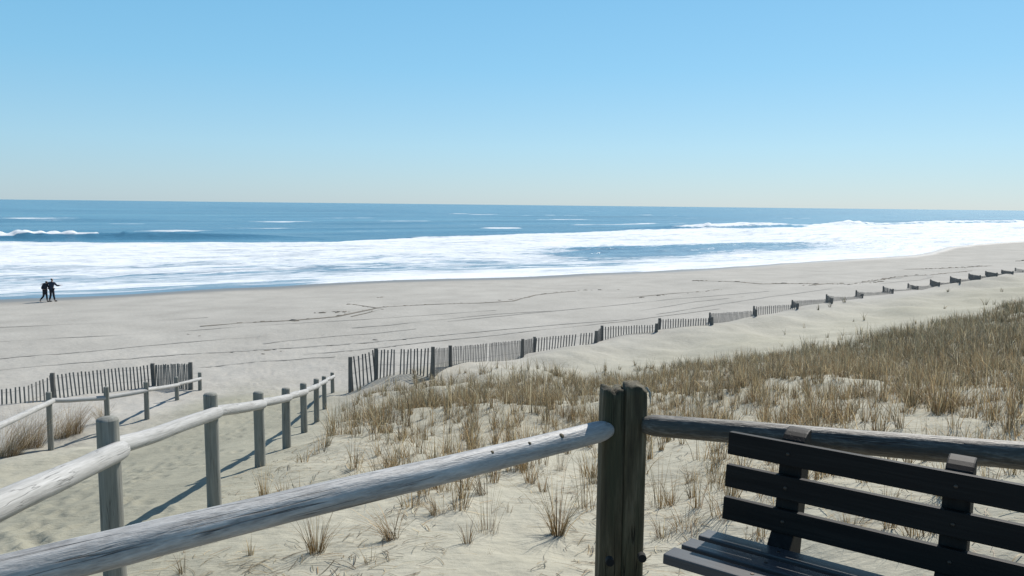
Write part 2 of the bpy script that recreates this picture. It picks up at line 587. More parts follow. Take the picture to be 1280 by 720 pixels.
# ------------------------------------------------------------------ sea
def sea_mat():
    m, t, b = mat('sea_water')
    uv = attr(t, 'shore').outputs['Vector']         # (along shore, seaward, 0) in metres
    fo = attr(t, 'foam').outputs['Fac']
    geo = N(t, 'ShaderNodeNewGeometry').outputs['Position']
    nA = noise(t, mapv(t, uv, (.035, .16, 1)), 1.0, 6, .62, .6)
    nB = noise(t, mapv(t, uv, (.16, .75, 1)), 1.0, 5, .65, 1.0)
    nD = noise(t, mapv(t, uv, (.45, 1.9, 1)), 1.0, 5, .7, .6)
    nn = mth(t, 'ADD', mth(t, 'ADD', mth(t, 'MULTIPLY', nA, .38), mth(t, 'MULTIPLY', nB, .36)), mth(t, 'MULTIPLY', nD, .26))
    # foam where the cover value beats the noise
    k = mth(t, 'SUBTRACT', mth(t, 'ADD', mth(t, 'MULTIPLY', fo, .56), .20), nn)
    k = mth(t, 'MULTIPLY', k, 10.0)
    cl = N(t, 'ShaderNodeClamp'); t.links.new(k, cl.inputs[0])
    k = mth(t, 'MULTIPLY', cl.outputs[0], mth(t, 'GREATER_THAN', fo, .004))
    deep = attr(t, 'deep').outputs['Fac']
    nC = noise(t, mapv(t, uv, (.004, .022, 1)), 1.0, 6, .6, .4)
    c = mix(t, deep, (.22, .31, .37), (.065, .185, .27))
    c = mix(t, .8, c, ramp(t, [(.36, (.45, .56, .64)), (.5, (.9, .95, 1.0)), (.62, (1.45, 1.3, 1.2))], nC), 'MULTIPLY')
    t.links.new(c, b.inputs['Base Color'])
    b.inputs['Roughness'].default_value = .22
    b.inputs['IOR'].default_value = 1.33
    b.inputs['Specular IOR Level'].default_value = .32
    w1 = noise(t, mapv(t, uv, (.35, .9, 1)), 1.0, 4, .6)
    w2 = noise(t, mapv(t, uv, (.03, .10, 1)), 1.0, 4, .6)
    h = mth(t, 'ADD', mth(t, 'MULTIPLY', w1, .35), mth(t, 'MULTIPLY', w2, 1.6))
    bump(t, b, h, .8, 1.0)
    f2 = t.nodes.new('ShaderNodeBsdfPrincipled')
    nf = mth(t, 'ADD', mth(t, 'MULTIPLY', noise(t, mapv(t, uv, (.11, .5, 1)), 1.0, 6, .72, .8), .6), mth(t, 'MULTIPLY', nA, .4))
    # finer noise breaks the foam colour into blue-grey streaks
    nf = mth(t, 'ADD', mth(t, 'MULTIPLY', nf, .75), mth(t, 'MULTIPLY', nD, .25))
    fc = ramp(t, [(.36, (.30, .36, .42)), (.44, (.54, .59, .63)), (.50, (.74, .765, .785)), (.66, (.86, .87, .88))], nf)
    t.links.new(fc, f2.inputs['Base Color'])
    f2.inputs['Roughness'].default_value = .9
    f2.inputs['Specular IOR Level'].default_value = .1
    bump(t, f2, mth(t, 'ADD', mth(t, 'MULTIPLY', nf, 1.2), mth(t, 'ADD', nB, mth(t, 'MULTIPLY', nD, .5))), .55, .7)
    mx = N(t, 'ShaderNodeMixShader')
    t.links.new(k, mx.inputs[0]); t.links.new(b.outputs[0], mx.inputs[1]); t.links.new(f2.outputs[0], mx.inputs[2])
    t.links.new(mx.outputs[0], t.nodes['Material Output'].inputs[0])
    return m


M_SEA = sea_mat()
inv = np.linspace(1 / 42.0, 1 / 45000.0, 520)
sa_in = np.radians(np.arange(-40, 40.01, .07))
sa_out = np.radians(np.linspace(40, 80, 25)[1:])
wx, wy, wq = fan(1 / inv, np.concatenate([-sa_out[::-1], sa_in, sa_out]))
ys = np.interp(wx, SX, SY); yo = np.interp(wx, OX, OY)
e = shore_e(wx, wy)
t_ = (wy - ys) / np.maximum(yo - ys, 20)
al = wx * .80 + wy * .60                             # along-shore metres
r_ = np.hypot(wx, wy)
wob = fbm(al * .018, e * .02, 71, 3)
tt = t_ + .10 * wob
z = np.zeros_like(wx)


def crest(p, h, steep=.35, back=2.2):                # p in metres, positive seaward
    return h * np.where(p < 0, np.exp(-(p / steep) ** 2), np.exp(-(p / back) ** 2))


# the standing breaker beyond the foam: crest line parallel to the outer edge
lx = np.array([-600, -260] + [on_plane(u, v, 0.0)[0] for u, v in ((0, 298.5), (100, 297.5), (200, 297), (300, 296.5), (450, 297))] + [400])
ly = np.array([60, 120] + [on_plane(u, v, 0.0)[1] for u, v in ((0, 298.5), (100, 297.5), (200, 297), (300, 296.5), (450, 297))] + [600])
pc = (wy - np.interp(wx, lx, ly)) * .9 + 2.0 * vn(al * .05, 0 * al, 77)
ucol = 640 + 1000 * wx / np.maximum(wy, 1)           # bearing, used only to lay out which stretch of the swell breaks
Lmask = 1 - ss(wx, -60, -30)
z += Lmask * (1 - .55 * ss(wx, -75, -45)) * crest(pc, 1.15 + .5 * vn(al * .07, 0 * al, 78), 3.2, 9.0)
z += (1 - ss(wx, -80, -62)) * np.exp(-((pc - .5) / 2.5) ** 2) * 1.8 * np.clip(fbm(al * .35, e * .5, 88, 2), 0, 1)
# right hand breakers on the outer foam edge
po = (wy - yo) * .85 + 5.0 * vn(al * .03, 0 * al, 79)
Rmask = ss(wx, 30, 75)
z += Rmask * np.exp(-(po / 6) ** 2) * 1.0 * np.clip(fbm(al * .12, e * .2, 89, 2), 0, 1)
z += Rmask * crest(po, np.clip(1.0 + 1.3 * vn(al * .025, 0 * al, 80), 0, 2), 4.5, 12)
po2 = (wy - (ys + .62 * (yo - ys))) * .85 + 6.0 * vn(al * .03, 0 * al, 85)
z += ss(wx, -20, 20) * crest(po2, np.clip(.5 + 1.2 * vn(al * .03, 0 * al, 86), 0, 1.1), 3.0, 6)
# swash ridges inside the surf and swell outside
inside = ss(e, 2, 20) * (1 - ss(t_, .9, 1.2))
z += inside * (.42 * np.abs(fbm(al * .03, e * .16, 72, 3)) * 2 - .2 + .16 * fbm(al * .25, e * .7, 73, 3) * (1 - ss(r_, 150, 350)))
outside = ss(t_, .95, 1.3)
z += outside * .75 * fbm(al * .006, e * .045, 74, 3) * (1 - ss(r_, 2500, 9000))
z *= ss(e, -1, 6)
z -= ss(-e, .5, 6) * .6
# foam cover
foam = np.zeros_like(wx)
surf = ss(e, 2.2, 3.6) * (1 - ss(tt, .92, 1.0))
cover = .90 - .11 * (1 - ss(t_, .34, .62)) + .40 * fbm(al * .012, e * .05, 75, 2)
gap = np.exp(-((t_ - .27) / .11) ** 2) * ss(wx, 0, 16) * (1 - ss(wx, 52, 80))            # bluer trough right of centre
gap2 = np.exp(-((t_ - .16) / .10) ** 2) * (1 - ss(wx, -5, 12)) * .16
cover = cover - .38 * gap - gap2 * .5
cover = cover + .25 * np.exp(-((t_ - .75) / .2) ** 2) * ss(wx, -8, 40)
foam = np.maximum(foam, surf * np.clip(cover, .05, 1))
edge = np.exp(-((e - .75) / .55) ** 2)
foam = np.maximum(foam, edge * (.62 + .38 * ss(wx, -26, -12)))
foam = np.maximum(foam, .52 * ss(e, .1, .6) * (1 - ss(e, 2.5, 4)))
inner = ss(wx, -27, -14) * ss(e, -1.6, -1.2) * (1 - ss(e, 5, 9))
foam = np.maximum(foam, inner * .95)
lip = Lmask * np.exp(-((pc - .6) / 3.0) ** 2) * (.55 + 1.1 * (vn(al * .22, e * .3, 87) + .3)) * np.clip((1 - ss(wx, -110, -66)) * 1.0 + .62 * (vn(al * .05, 0 * al, 83) > .02) * (1 - ss(wx, -80, -62)), 0, 1)
foam = np.maximum(foam, lip * 1.0)
foam = np.where((pc > -12) & (pc < -2.2) & (Lmask > .5), foam * .15, foam)
rl = Rmask * np.exp(-((po + 1) / 5.0) ** 2)
foam = np.maximum(foam, rl * .95)
for u, v, lw, cw, a in ((45, 273, 26, 9, .75), (62, 276, 20, 5, .6), (440, 272, 32, 7, .72), (475, 268.5, 22, 5, .6), (560, 267, 50, 10, .7), (590, 268, 46, 7, .75),
                        (452, 288, 12, 4, .8), (420, 284, 18, 4, .55), (700, 274.5, 30, 7, .85), (765, 280, 28, 4, .9), (800, 279, 20, 3, .8), (830, 278.5, 30, 5, .55),
                        (300, 284, 30, 5, .45), (330, 286, 20, 4, .5), (820, 269, 60, 12, .5), (150, 280, 30, 5, .45), (940, 267, 60, 12, .4),
                        (880, 280.5, 40, 4, .4), (640, 279, 35, 5, .5), (250, 270, 40, 8, .4), (540, 283, 25, 4, .5), (110, 268, 40, 8, .5), (380, 262, 60, 14, .5), (200, 288, 18, 4, .55), (500, 276, 26, 6, .6), (620, 285, 16, 4, .6), (690, 269, 50, 10, .55), (740, 264, 80, 18, .5), (860, 273, 40, 8, .55), (980, 273, 50, 9, .55), (1100, 271, 70, 12, .5), (1060, 268, 90, 16, .45), (350, 277, 26, 5, .55)):
    P = on_plane(u, v, 0.0)
    da = (wx - P[0]) * .88 + (wy - P[1]) * .47
    dc = -(wx - P[0]) * .47 + (wy - P[1]) * .88
    foam = np.maximum(foam, min(1, a * 1.3) * np.exp(-(da / lw) ** 2 - (dc / (cw * 1.8)) ** 2) * np.clip(.8 + .8 * fbm(al * .05, e * .1, 90, 2), 0, 1.2))
deep = ss(e, 6, 60)
sea_me = np_mesh('sea', np.stack([wx, wy, z], -1), wq, M_SEA, True,
                 {'shore': ('FLOAT_VECTOR', np.stack([al, e, 0 * e], -1)), 'foam': ('FLOAT', np.clip(foam, 0, 1.2)), 'deep': ('FLOAT', deep)})
tag(link('sea', sea_me), kind='structure')


# ------------------------------------------------------------------ beach lines
def ribbon_pts(px, step=.5):
    P = [hit(u, v) for u, v in px]
    out = []
    for a, b in zip(P[:-1], P[1:]):
        n = max(2, int(np.linalg.norm(b - a) / step))
        for k in range(n):
            out.append(a + (b - a) * k / n)
    out.append(P[-1])
    return np.array(out)


def track_mat():
    m, t, b = mat('packed_sand')
    geo = N(t, 'ShaderNodeNewGeometry').outputs['Position']
    c = ramp(t, [(.3, (.25, .238, .212)), (.7, (.36, .342, .306))], noise(t, geo, 2.0, 4))
    t.links.new(c, b.inputs['Base Color']); b.inputs['Roughness'].default_value = .95
    bump(t, b, noise(t, geo, 14, 3), .6, .03)
    return m


M_TRACK = track_mat()


def track(px, wd, seed, name='tyre_track', mt=None, kind='structure', lift=.018):
    p = ribbon_pts(px)
    d = np.gradient(p[:, :2], axis=0); d /= np.linalg.norm(d, axis=1)[:, None] + 1e-9
    n = np.stack([-d[:, 1], d[:, 0]], -1)
    k = np.arange(len(p))
    p[:, :2] += n * (.18 * vn(k * .08, 0 * k, seed))[:, None]
    ww = wd * np.clip(.35 + 1.9 * (vn(k * .25, 0 * k, seed + 1) + .35) , .05, 1.6)
    lo = p[:, :2] - n * ww[:, None] / 2; hi = p[:, :2] + n * ww[:, None] / 2
    pts = np.empty((2 * len(p), 3))
    pts[0::2, :2] = lo; pts[1::2, :2] = hi
    pts[:, 2] = ground(pts[:, 0], pts[:, 1]) + lift
    i = np.arange(len(p) - 1) * 2
    q = np.stack([i, i + 2, i + 3, i + 1], -1)
    tag(link(name, np_mesh(name, pts, q, mt or M_TRACK)), kind=kind)


track(((-20, 464), (120, 452), (260, 441), (380, 434), (500, 424), (640, 411), (720, 404), (790, 399)), .16, 201)
track(((375, 443.5), (480, 434.5), (600, 421), (700, 410), (800, 399), (900, 386)), .14, 205)
track(((-20, 450), (110, 440), (230, 428.5), (330, 420)), .12, 209)
track(((440, 410), (520, 403), (620, 393), (700, 388)), .14, 213)
track(((330, 430), (420, 420), (520, 411)), .12, 217)
track(((820, 393), (900, 380), (960, 371), (1040, 361)), .16, 221)
track(((800, 388), (870, 377), (930, 371)), .14, 225)
track(((-20, 428), (160, 418), (330, 407), (480, 398), (620, 388)), .10, 233)
track(((150, 470), (300, 455), (420, 446)), .10, 237)
track(((560, 402), (700, 388), (840, 374), (960, 364)), .12, 241)
track(((-20, 410), (120, 404), (260, 397)), .10, 245)
track(((1112, 349), (1135, 345), (1160, 344), (1162, 346), (1150, 350), (1100, 355)), .3, 229)


def wrack(px, dens, spread, size, seed):
    r2 = np.random.default_rng(seed)
    p = ribbon_pts(px, .4)
    V = []; Q = []
    for c in p:
        for _ in range(r2.poisson(dens)):
            x = c[0] + r2.normal(0, spread); y = c[1] + r2.normal(0, spread)
            s = size * r2.lognormal(0, .5); a = r2.uniform(-.3, .9)
            h = s * .22; b = float(ground(x, y)) + .005
            ca, sa = math.cos(a), math.sin(a)
            n0 = len(V)
            for lx_, ly_, lz in ((-1, -.25, 0), (.2, -.4, 0), (1, .1, 0), (.3, .4, 0), (-.7, .3, 0), (-.5, 0, 1), (.4, 0, .9)):
                lx_ *= r2.uniform(.7, 1.3); ly_ *= r2.uniform(.7, 1.3)
                V.append((x + s * (lx_ * ca - ly_ * sa), y + s * (lx_ * sa + ly_ * ca), b + h * lz))
            Q += [(n0, n0 + 1, n0 + 6, n0 + 5), (n0 + 1, n0 + 2, n0 + 6, n0 + 6), (n0 + 2, n0 + 3, n0 + 6, n0 + 6),
                  (n0 + 3, n0 + 4, n0 + 5, n0 + 6), (n0 + 4, n0, n0 + 5, n0 + 5)]
    return V, Q


M_WRACK = plain('seaweed', (.18, .155, .12), .85)
for px_, wd_, sd_ in ((((250, 408), (300, 404), (360, 401), (420, 396), (462, 387), (476, 384), (520, 381.5), (600, 379), (640, 376.5), (668, 369), (720, 364)), .26, 301),
                      (((872, 351), (925, 352.5), (952, 355), (1000, 354.5), (1066, 355.5)), .40, 305), (((1010, 357), (1040, 354), (1080, 353), (1130, 345), (1165, 343.5), (1215, 338.5)), .36, 309),
                      (((440, 380), (478, 386), (470, 389), (440, 396)), .2, 313), (((1130, 337), (1205, 334.5), (1240, 332)), .4, 317), (((770, 373), (830, 368), (900, 362)), .22, 321)):
    track(px_, wd_ * .62, sd_, 'seaweed_strand', M_WRACK, 'stuff', .022)
V = []; F = []
for a in ((((300, 404), (360, 401), (420, 396), (462, 387), (476, 384), (520, 381.5), (600, 379), (628, 377)), 1.3, .11, .09, 1),
          (((438, 380), (455, 383), (478, 386), (466, 389)), 1.8, .13, .09, 2),
          (((465, 373), (482, 371)), 1.3, .1, .08, 3), (((400, 391), (405, 391)), 3, .2, .1, 4), (((420, 390), (432, 390)), 3, .2, .1, 5),
          (((630, 375.5), (655, 373), (668, 369), (690, 366), (720, 363), (780, 362)), 1.0, .12, .09, 6),
          (((872, 351), (882, 350.5)), 4, .25, .14, 7), (((900, 352), (925, 352.5), (952, 355), (1000, 354.5), (1066, 355.5)), 2.6, .18, .13, 8),
          (((1010, 357), (1040, 354), (1066, 355), (1100, 352)), 1.2, .2, .12, 9), (((1080, 353), (1130, 345), (1165, 343.5), (1215, 338.5)), 1.4, .2, .14, 10),
          (((1150, 336.5), (1205, 334.5), (1232, 332.5)), 2, .25, .15, 11), (((1268, 326.5), (1282, 326)), 4, .3, .16, 12),
          (((800, 372), (850, 367), (900, 362)), .7, .16, .09, 13),
          (((300, 448), (390, 430), (470, 420)), .25, .8, .10, 14), (((60, 425), (200, 420), (330, 412)), .2, 1.2, .10, 15)):
    v, f = wrack(*a)
    o = len(V); V += v; F += [tuple(dict.fromkeys(i + o for i in q)) for q in f]
me = bpy.data.meshes.new('seaweed_wrack'); me.from_pydata(V, [], F); me.materials.append(M_WRACK)
tag(link('seaweed_wrack', me), kind='stuff')


# ------------------------------------------------------------------ log rail fences along the path
def log_pts(a, b, n=26, sag=0.0, seed=0, wig=.7):
    a = np.asarray(a); b = np.asarray(b)
    out = []
    for i in range(n):
        t = i / (n - 1)
        p = a + (b - a) * t
        p = p + wig * np.array([.02 * float(vn(t * 3 + seed, seed * 1.3, 91)), .02 * float(vn(t * 3 + seed, seed * 2.3, 92)),
                          -sag * 4 * t * (1 - t) / wig + .03 * float(vn(t * 3 + seed, seed * .7, 93))])
        out.append(p)
    return out


def path_fence(label, posts, side, first):
    """posts: (u, v_base, v_top, v_rail, radius); side: where the far end of each rail laps the post"""
    fr = empty('rail_fence', label, 'fence', hit(posts[1][0], posts[1][1]) if posts[0] is None else hit(posts[0][0], posts[0][1]))
    P = []
    for u, vb, vt, vr, rad in [q for q in posts if q]:
        b = hit(u, vb)
        d = float((b - EYE) @ FW)
        top = at(u, vt, d); rl = at(u, vr, d)
        P.append((b, top, rl, rad))
    if first is not None: P.insert(0, first)
    for b, top, rl, rad in P:
        m = MB()
        lean = np.array([random.uniform(-.015, .015), random.uniform(-.015, .015), 0])
        hgt = top[2] - b[2] + .25
        base = np.array([b[0], b[1], b[2] - .25])
        pts = [base + (np.array([0, 0, hgt]) + lean * 1.0) * t for t in np.linspace(0, 1, 14)]
        m.tube(pts, [rad * (1.03 - .06 * t) for t in np.linspace(0, 1, 14)], 20, .04, dome=.012)
        m.build('post', M_POST, fr)
    for i, (A, B) in enumerate(zip(P[:-1], P[1:])):
        dirn = B[2] - A[2]; L = np.linalg.norm(dirn); dirn /= L
        sv = np.cross(dirn, (0, 0, 1.0)); sv /= np.linalg.norm(sv)       # to the right of travel
        a = A[2] - sv * side * (A[3] * .8) - dirn * A[3] * .2
        c = B[2] + sv * side * (B[3] * .6) - dirn * B[3] * 1.1
        m = MB()
        r0 = A[3] * .88; r1 = B[3] * .92
        nn = 30
        rad = [r0 + (r1 - r0) * t for t in np.linspace(0, 1, nn)]
        rad[0] *= .8; rad[-1] *= .95
        m.tube(log_pts(a, c, nn, .004 + .008 * random.random(), i * 3.1 + side, .35), rad, 18, .05, dome=.006)
        m.build('rail', M_RAIL, fr)
    return fr


nearA = np.array([-1.95, 2.55]); zA = EYE[2]
path_fence('grey log post and rail fence running down the right side of the sandy path',
           [None, (145, 729, 519, 561, .075), (268.5, 634, 490, 515, .072), (325.5, 583, 488.5, 505, .070), (358.5, 560, 484.5, 497, .068),
            (380.5, 541, 478.5, 489.5, .066), (396, 527.5, 473, 482, .066), (406, 511.5, 470, 476.5, .066), (416, 491, 465.5, 470.5, .066)], 1,
           (np.array([-1.92, 2.5, zA - 2.15]), np.array([-1.92, 2.5, zA - .97]), np.array([-1.92, 2.5, zA - 1.13]), .075))
pf2 = path_fence('grey log post and rail fence on the left of the path by the grass clumps',
                 [(64, 563, 489, 501, .070), (135, 541, 483, 497, .068), (184, 524, 477, 487.5, .068), (221.5, 500, 471, 481, .066), (250, 488, 465.5, 473, .066)], 1,
                 (np.array([-7.35, 9.6, float(ground(-7.35, 9.6))]), np.array([-7.35, 9.6, float(ground(-7.35, 9.6)) + .95]),
                  np.array([-7.35, 9.6, float(ground(-7.35, 9.6)) + .78]), .07))


# ------------------------------------------------------------------ snow fences
def snow_fence(label, nodes, panels, posts, pm=M_PICK):
    """nodes: id -> (base point, height above sand); panels: (a, b, sag of the top, height scale in the middle)"""
    fr = empty('snow_fence', label, 'fence', nodes[0][0])
    for k in posts:
        b, h = nodes[k]
        m = MB()
        m.box((b[0], b[1], b[2] + h / 2 - .15), ((1, .1, 0), (-.1, 1, 0), (random.uniform(-.02, .02), random.uniform(-.02, .02), 1)), (*((.13, .10) if b[1] < 40 else (.10, .08)), h + .42), 2)
        m.build('post', M_SPOST, fr, .01)
    for a, b, midh in panels:
        (pa, ha), (pb, hb) = nodes[a], nodes[b]
        L = np.linalg.norm((pb - pa)[:2])
        n = max(3, int(L / (.07 if midh > 1 else .125)))
        m = MB(); tops = []; miss = 0
        dirn = (pb - pa) / np.linalg.norm(pb - pa); dirn[2] = 0; dirn /= np.linalg.norm(dirn)
        nr = np.array([-dirn[1], dirn[0], 0])
        lean = random.uniform(-.06, .06)
        for i in range(n):
            t = (i + .5) / n
            x, y = (pa + (pb - pa) * t)[:2]
            gz_ = float(ground(x, y))
            topz = (pa[2] + ha) * (1 - t) + (pb[2] + hb) * t
            topz -= 4 * t * (1 - t) * (1 - midh) * (ha + hb) / 2
            topz += .02 * random.uniform(-1, 1)
            tops.append((x, y, topz))
            bot = gz_ - .12
            if topz < gz_ + .03 or (n > 12 and midh == 1.0 and random.random() < .012):
                miss += 1
                if miss == 2 and len(m.v) > 8 * 3:
                    m.build('slat_panel', pm, fr); m = MB()
                continue
            if miss >= 2 and m.v and len(m.v) <= 8 * 3: m = MB()
            miss = 0
            ln = topz - bot
            up = np.array([dirn[0] * (lean + random.gauss(0, .025)), dirn[1] * (lean + random.gauss(0, .025)), 1.0]) + nr * random.gauss(0, .015)
            m.box((x, y, bot + ln / 2), (dirn, nr, up), (.047, .011, ln), 2)
        if len(m.v) > 8 * 4: m.build('slat_panel', pm, fr)
        for frac in (.12, .55):
            wm = MB()
            run = []
            for (x, y, tz) in tops:
                zz = tz - frac * 1.0
                run.append((x, y, zz))
            ok = [q for q in run if q[2] > float(ground(q[0], q[1])) + .01]
            if len(ok) > 3:
                wm.tube([np.array(q) + nr * .012 for q in ok[::2]], [.004] * len(ok[::2]), 5)
            if wm.v: wm.build('wire', M_WIRE, fr)
    return fr


ND = [((438, 490), 1.18), ((470, 474.5), 1.06), ((541, 473), 1.05), ((563, 458), .72), ((653, 447), .76), ((668, 440), .66), ((745, 428.5), .50), ((752, 426), .70),
      ((820.5, 415), .36), ((824, 412), .52), ((890, 406), .34), ((887, 403), .54), ((945, 395.5), .32), ((942, 393), .50), ((997, 386.5), .32), ((990, 384.5), .48),
      ((1040, 379.5), .30), ((1033, 377), .50), ((1078, 372.7), .30), ((1070, 370.5), .44), ((1116, 367), .34), ((1104, 365), .44), ((1147, 362), .26), ((1135, 360), .36),
      ((1174, 357.7), .28), ((1163, 355.5), .42), ((1200, 354.6), .34), ((1188, 352.5), .5), ((1225, 349.6), .34), ((1211, 347.8), .44), ((1246, 345.6), .30),
      ((1232, 344), .40), ((1266, 343), .26), ((1252, 341.5), .34), ((1282, 340.5), .26), ((1269, 339), .34)]
nodes = [(hit(*p), h) for p, h in ND]
pn = [(0, 1, 1.0)]
for i in range(1, 35, 2):
    pn.append((i, i + 1, 1.0 if i < 17 else (.55 if i < 21 else .3)))
    pn.append((i + 1, i + 2, 1.0))
snow_fence('weathered wooden slat snow fence zigzagging along the beach at the dune foot on the right', nodes, pn, list(range(len(nodes))))

LD = [((-40, 508), .6), ((0, 506), .62), ((34, 504), .72), ((67, 500), 1.0), ((192, 482), .86), ((239, 487), 1.02)]
ln = [(hit(*p), h) for p, h in LD]
ln[4] = (ln[4][0], at(192, 455.5, float((ln[4][0] - EYE) @ FW))[2] - ln[4][0][2])
ln[5] = (ln[5][0], at(239, 454, float((ln[5][0] - EYE) @ FW))[2] - ln[5][0][2])
ln[3] = (ln[3][0], at(67, 467.5, float((ln[3][0] - EYE) @ FW))[2] - ln[3][0][2])
ln[2] = (ln[2][0], at(34, 482, float((ln[2][0] - EYE) @ FW))[2] - ln[2][0][2])
ln[1] = (ln[1][0], at(0, 487, float((ln[1][0] - EYE) @ FW))[2] - ln[1][0][2])
snow_fence('wooden slat snow fence behind the left path fence', ln, [(0, 1, 1), (1, 2, 1), (2, 3, .97), (3, 4, 1), (4, 5, 1.001)], [0, 3, 4, 5], M_PICK2)

# ------------------------------------------------------------------ near corner fence of the lookout
DECK = EYE[2] - 1.72
cor = at(783, 540, 3.70); cz = at(783, 540, 3.66)[2]
fr = empty('corner_fence', 'thick log rail fence of the lookout with a split corner post beside the bench', 'fence', (cor[0], cor[1], DECK - .4))
# two posts bolted side by side
for (u, vt, wd, dep, tw, nm) in ((769.3, 491, .106, .145, .06, 'left'), (797.6, 486.5, .106, .155, -.03, 'right')):
    top = at(u, vt, 3.66); zb = DECK - .75
    m = MB()
    ax = np.array([math.cos(tw), math.sin(tw), 0]); ay = np.array([-math.sin(tw), math.cos(tw), 0])
    nseg = 40; nv = 28
    verts = []; gg = []
    sd_ = random.random() * 30
    for i in range(nseg + 1):
        t = i / nseg
        zz = zb + (top[2] - zb) * t
        for k in range(nv):
            th = 2 * math.pi * k / nv
            c_, s_ = math.cos(th), math.sin(th)
            q = (abs(c_) ** 12 + abs(s_) ** 12) ** (-1 / 12)               # rounded square
            x = wd / 2 * q * c_; y = dep / 2 * q * s_
            rr = 1 + .025 * float(vn(zz * 3, th * 1.5 + sd_, 95)) + .012 * float(vn(zz * 12, th * 4 + sd_, 96))
            if t > .93: rr *= 1 - .05 * ((t - .93) / .07) ** 2
            zo = 0
            if i == nseg:
                zo = .012 * float(vn(x * 30 + sd_, y * 30, 97)) - (.018 if nm == 'left' and -.02 < x < .015 else 0) - (.02 if nm == 'right' and x > .03 else 0)
            flare = 1 + .05 * (1 - t)
            verts.append(np.array([top[0], top[1] + .10, zz + zo]) + (ax * x + ay * y) * rr * flare)
            gg.append((zz + sd_, x + sd_, y + sd_ * 1.7))
    fc = [(i * nv + k, i * nv + (k + 1) % nv, (i + 1) * nv + (k + 1) % nv, (i + 1) * nv + k) for i in range(nseg) for k in range(nv)]
    cen = len(verts)
    verts.append(np.mean(verts[-nv:], axis=0) + np.array([0, 0, .004])); gg.append((top[2] + sd_, sd_, sd_ * 1.7))
    fc += [(nseg * nv + k, nseg * nv + (k + 1) % nv, cen) for k in range(nv)]
    m.add(verts, fc, gg, True)
    po_ = m.build('post', M_NPOST, fr)
    b = MB()
    bp = at(762.5 if nm == 'left' else 803, 703 if nm == 'left' else 698, 3.66 - .03)
    b.tube([bp + np.array([0, -.004, 0]), bp + np.array([0, .03, 0])], [.019, .019], 14)
    b.build('bolt_hole', M_HOLE, po_)
# a sliver of cap split off the right hand post
m = MB()
p0 = at(808, 484, 3.62); p1 = at(812.5, 491, 3.61); p2 = at(813, 504, 3.61)
m.tube([p0, p1, p2], [.006, .005, .002], 6)
m.build('splinter', M_POST, fr)
rz = cz
lA = at(760, 537, 3.72); lB = at(0, 722, 2.26)
dirL = lB - lA
lA2 = lA.copy(); lB2 = lA + dirL * 1.32
m = MB()
m.tube(log_pts(lA2, lB2, 90, .0, 4.4, .25), [.036, .046] + [.050 + .012 * t for t in np.linspace(0, 1, 88)], 40, .045, dome=.01)
m.build('rail', M_NEARL, fr, label='silvery left rail with bright sunlit top')
rA = at(806, 531, 3.70); rB = at(1280, 570, 3.30)
dirR = rB - rA
m = MB()
m.tube(log_pts(rA, rA + dirR * 1.45, 90, .0, 9.4, .25), [.038, .045] + [.049 + .012 * t for t in np.linspace(0, 1, 88)], 40, .045, dome=.01)
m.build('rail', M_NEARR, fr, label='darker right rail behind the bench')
# knots and nail holes on the left rail
for u, v, d, r0 in ((699, 545.5, 3.60, .012), (614, 559, 3.40, .008), (660, 552.5, 3.5, .008), (430.5, 629, 3.06, .006), (332, 667, 2.86, .010), (545, 583, 3.26, .005)):
    t_ = (u - 760) / (0 - 760.0) * (1 / 3.72 + 0) ; t_ = ((760 - u) * lA[1]) / ((760 - u) * lA[1] + u * lB[1])
    c_ = lA + dirL * t_ + np.array([.25, -.62, .74]) / 1.0 * .049
    kn = MB(); nr_ = np.array([.25, -.62, .74])
    kn.tube([c_ - nr_ * .012, c_ + nr_ * .0005], [r0 * 1.25, r0], 12, .2, dome=.001)
    kn.build('knot', M_NPOST, fr)
for tpos in (1.32,):
    pp = lA + dirL * (tpos - .03)
    m = MB(); m.tube([np.array([pp[0] - .02, pp[1] + .14, DECK - .7 + (.7 + .9) * t]) for t in np.linspace(0, 1, 12)], [.09] * 12, 20, .03, dome=.01)
    m.build('post', M_NPOST, fr)
pp = rA + dirR * 1.42
m = MB(); m.tube([np.array([pp[0], pp[1] + .14, DECK - .9 + (.9 + .95) * t]) for t in np.linspace(0, 1, 12)], [.09] * 12, 20, .03, dome=.01)
m.build('post', M_NPOST, fr)

# ------------------------------------------------------------------ lookout deck under the camera
poly = [(.50, 3.50), (3.6, 2.62), (3.6, -3.2), (-3.4, -3.2), (-3.4, .72)]
m = MB()
y = -3.2
while y < 3.45:
    ym = y + .07
    xs = []
    for (x0, y0), (x1, y1) in zip(poly, poly[1:] + poly[:1]):
        if (y0 - ym) * (y1 - ym) < 0:
            xs.append(x0 + (x1 - x0) * (ym - y0) / (y1 - y0))
    if len(xs) == 2:
        xs.sort()
        m.box(((xs[0] + xs[1]) / 2, ym, DECK - .02), ((1, 0, 0), (0, 1, 0), (0, 0, 1)), (xs[1] - xs[0], .137, .04), 0)
    y += .145
for x in (-2.8, -1.2, .3, 1.6, 3.2):
    yt = 0.9 if x < -2 else 1.6
    m.box((x, (-3.1 + yt) / 2, DECK - .14), ((0, 1, 0), (1, 0, 0), (0, 0, 1)), (yt + 3.1, .05, .19), 0)
tag(m.build('boardwalk', M_DECK, None, .004), kind='structure')

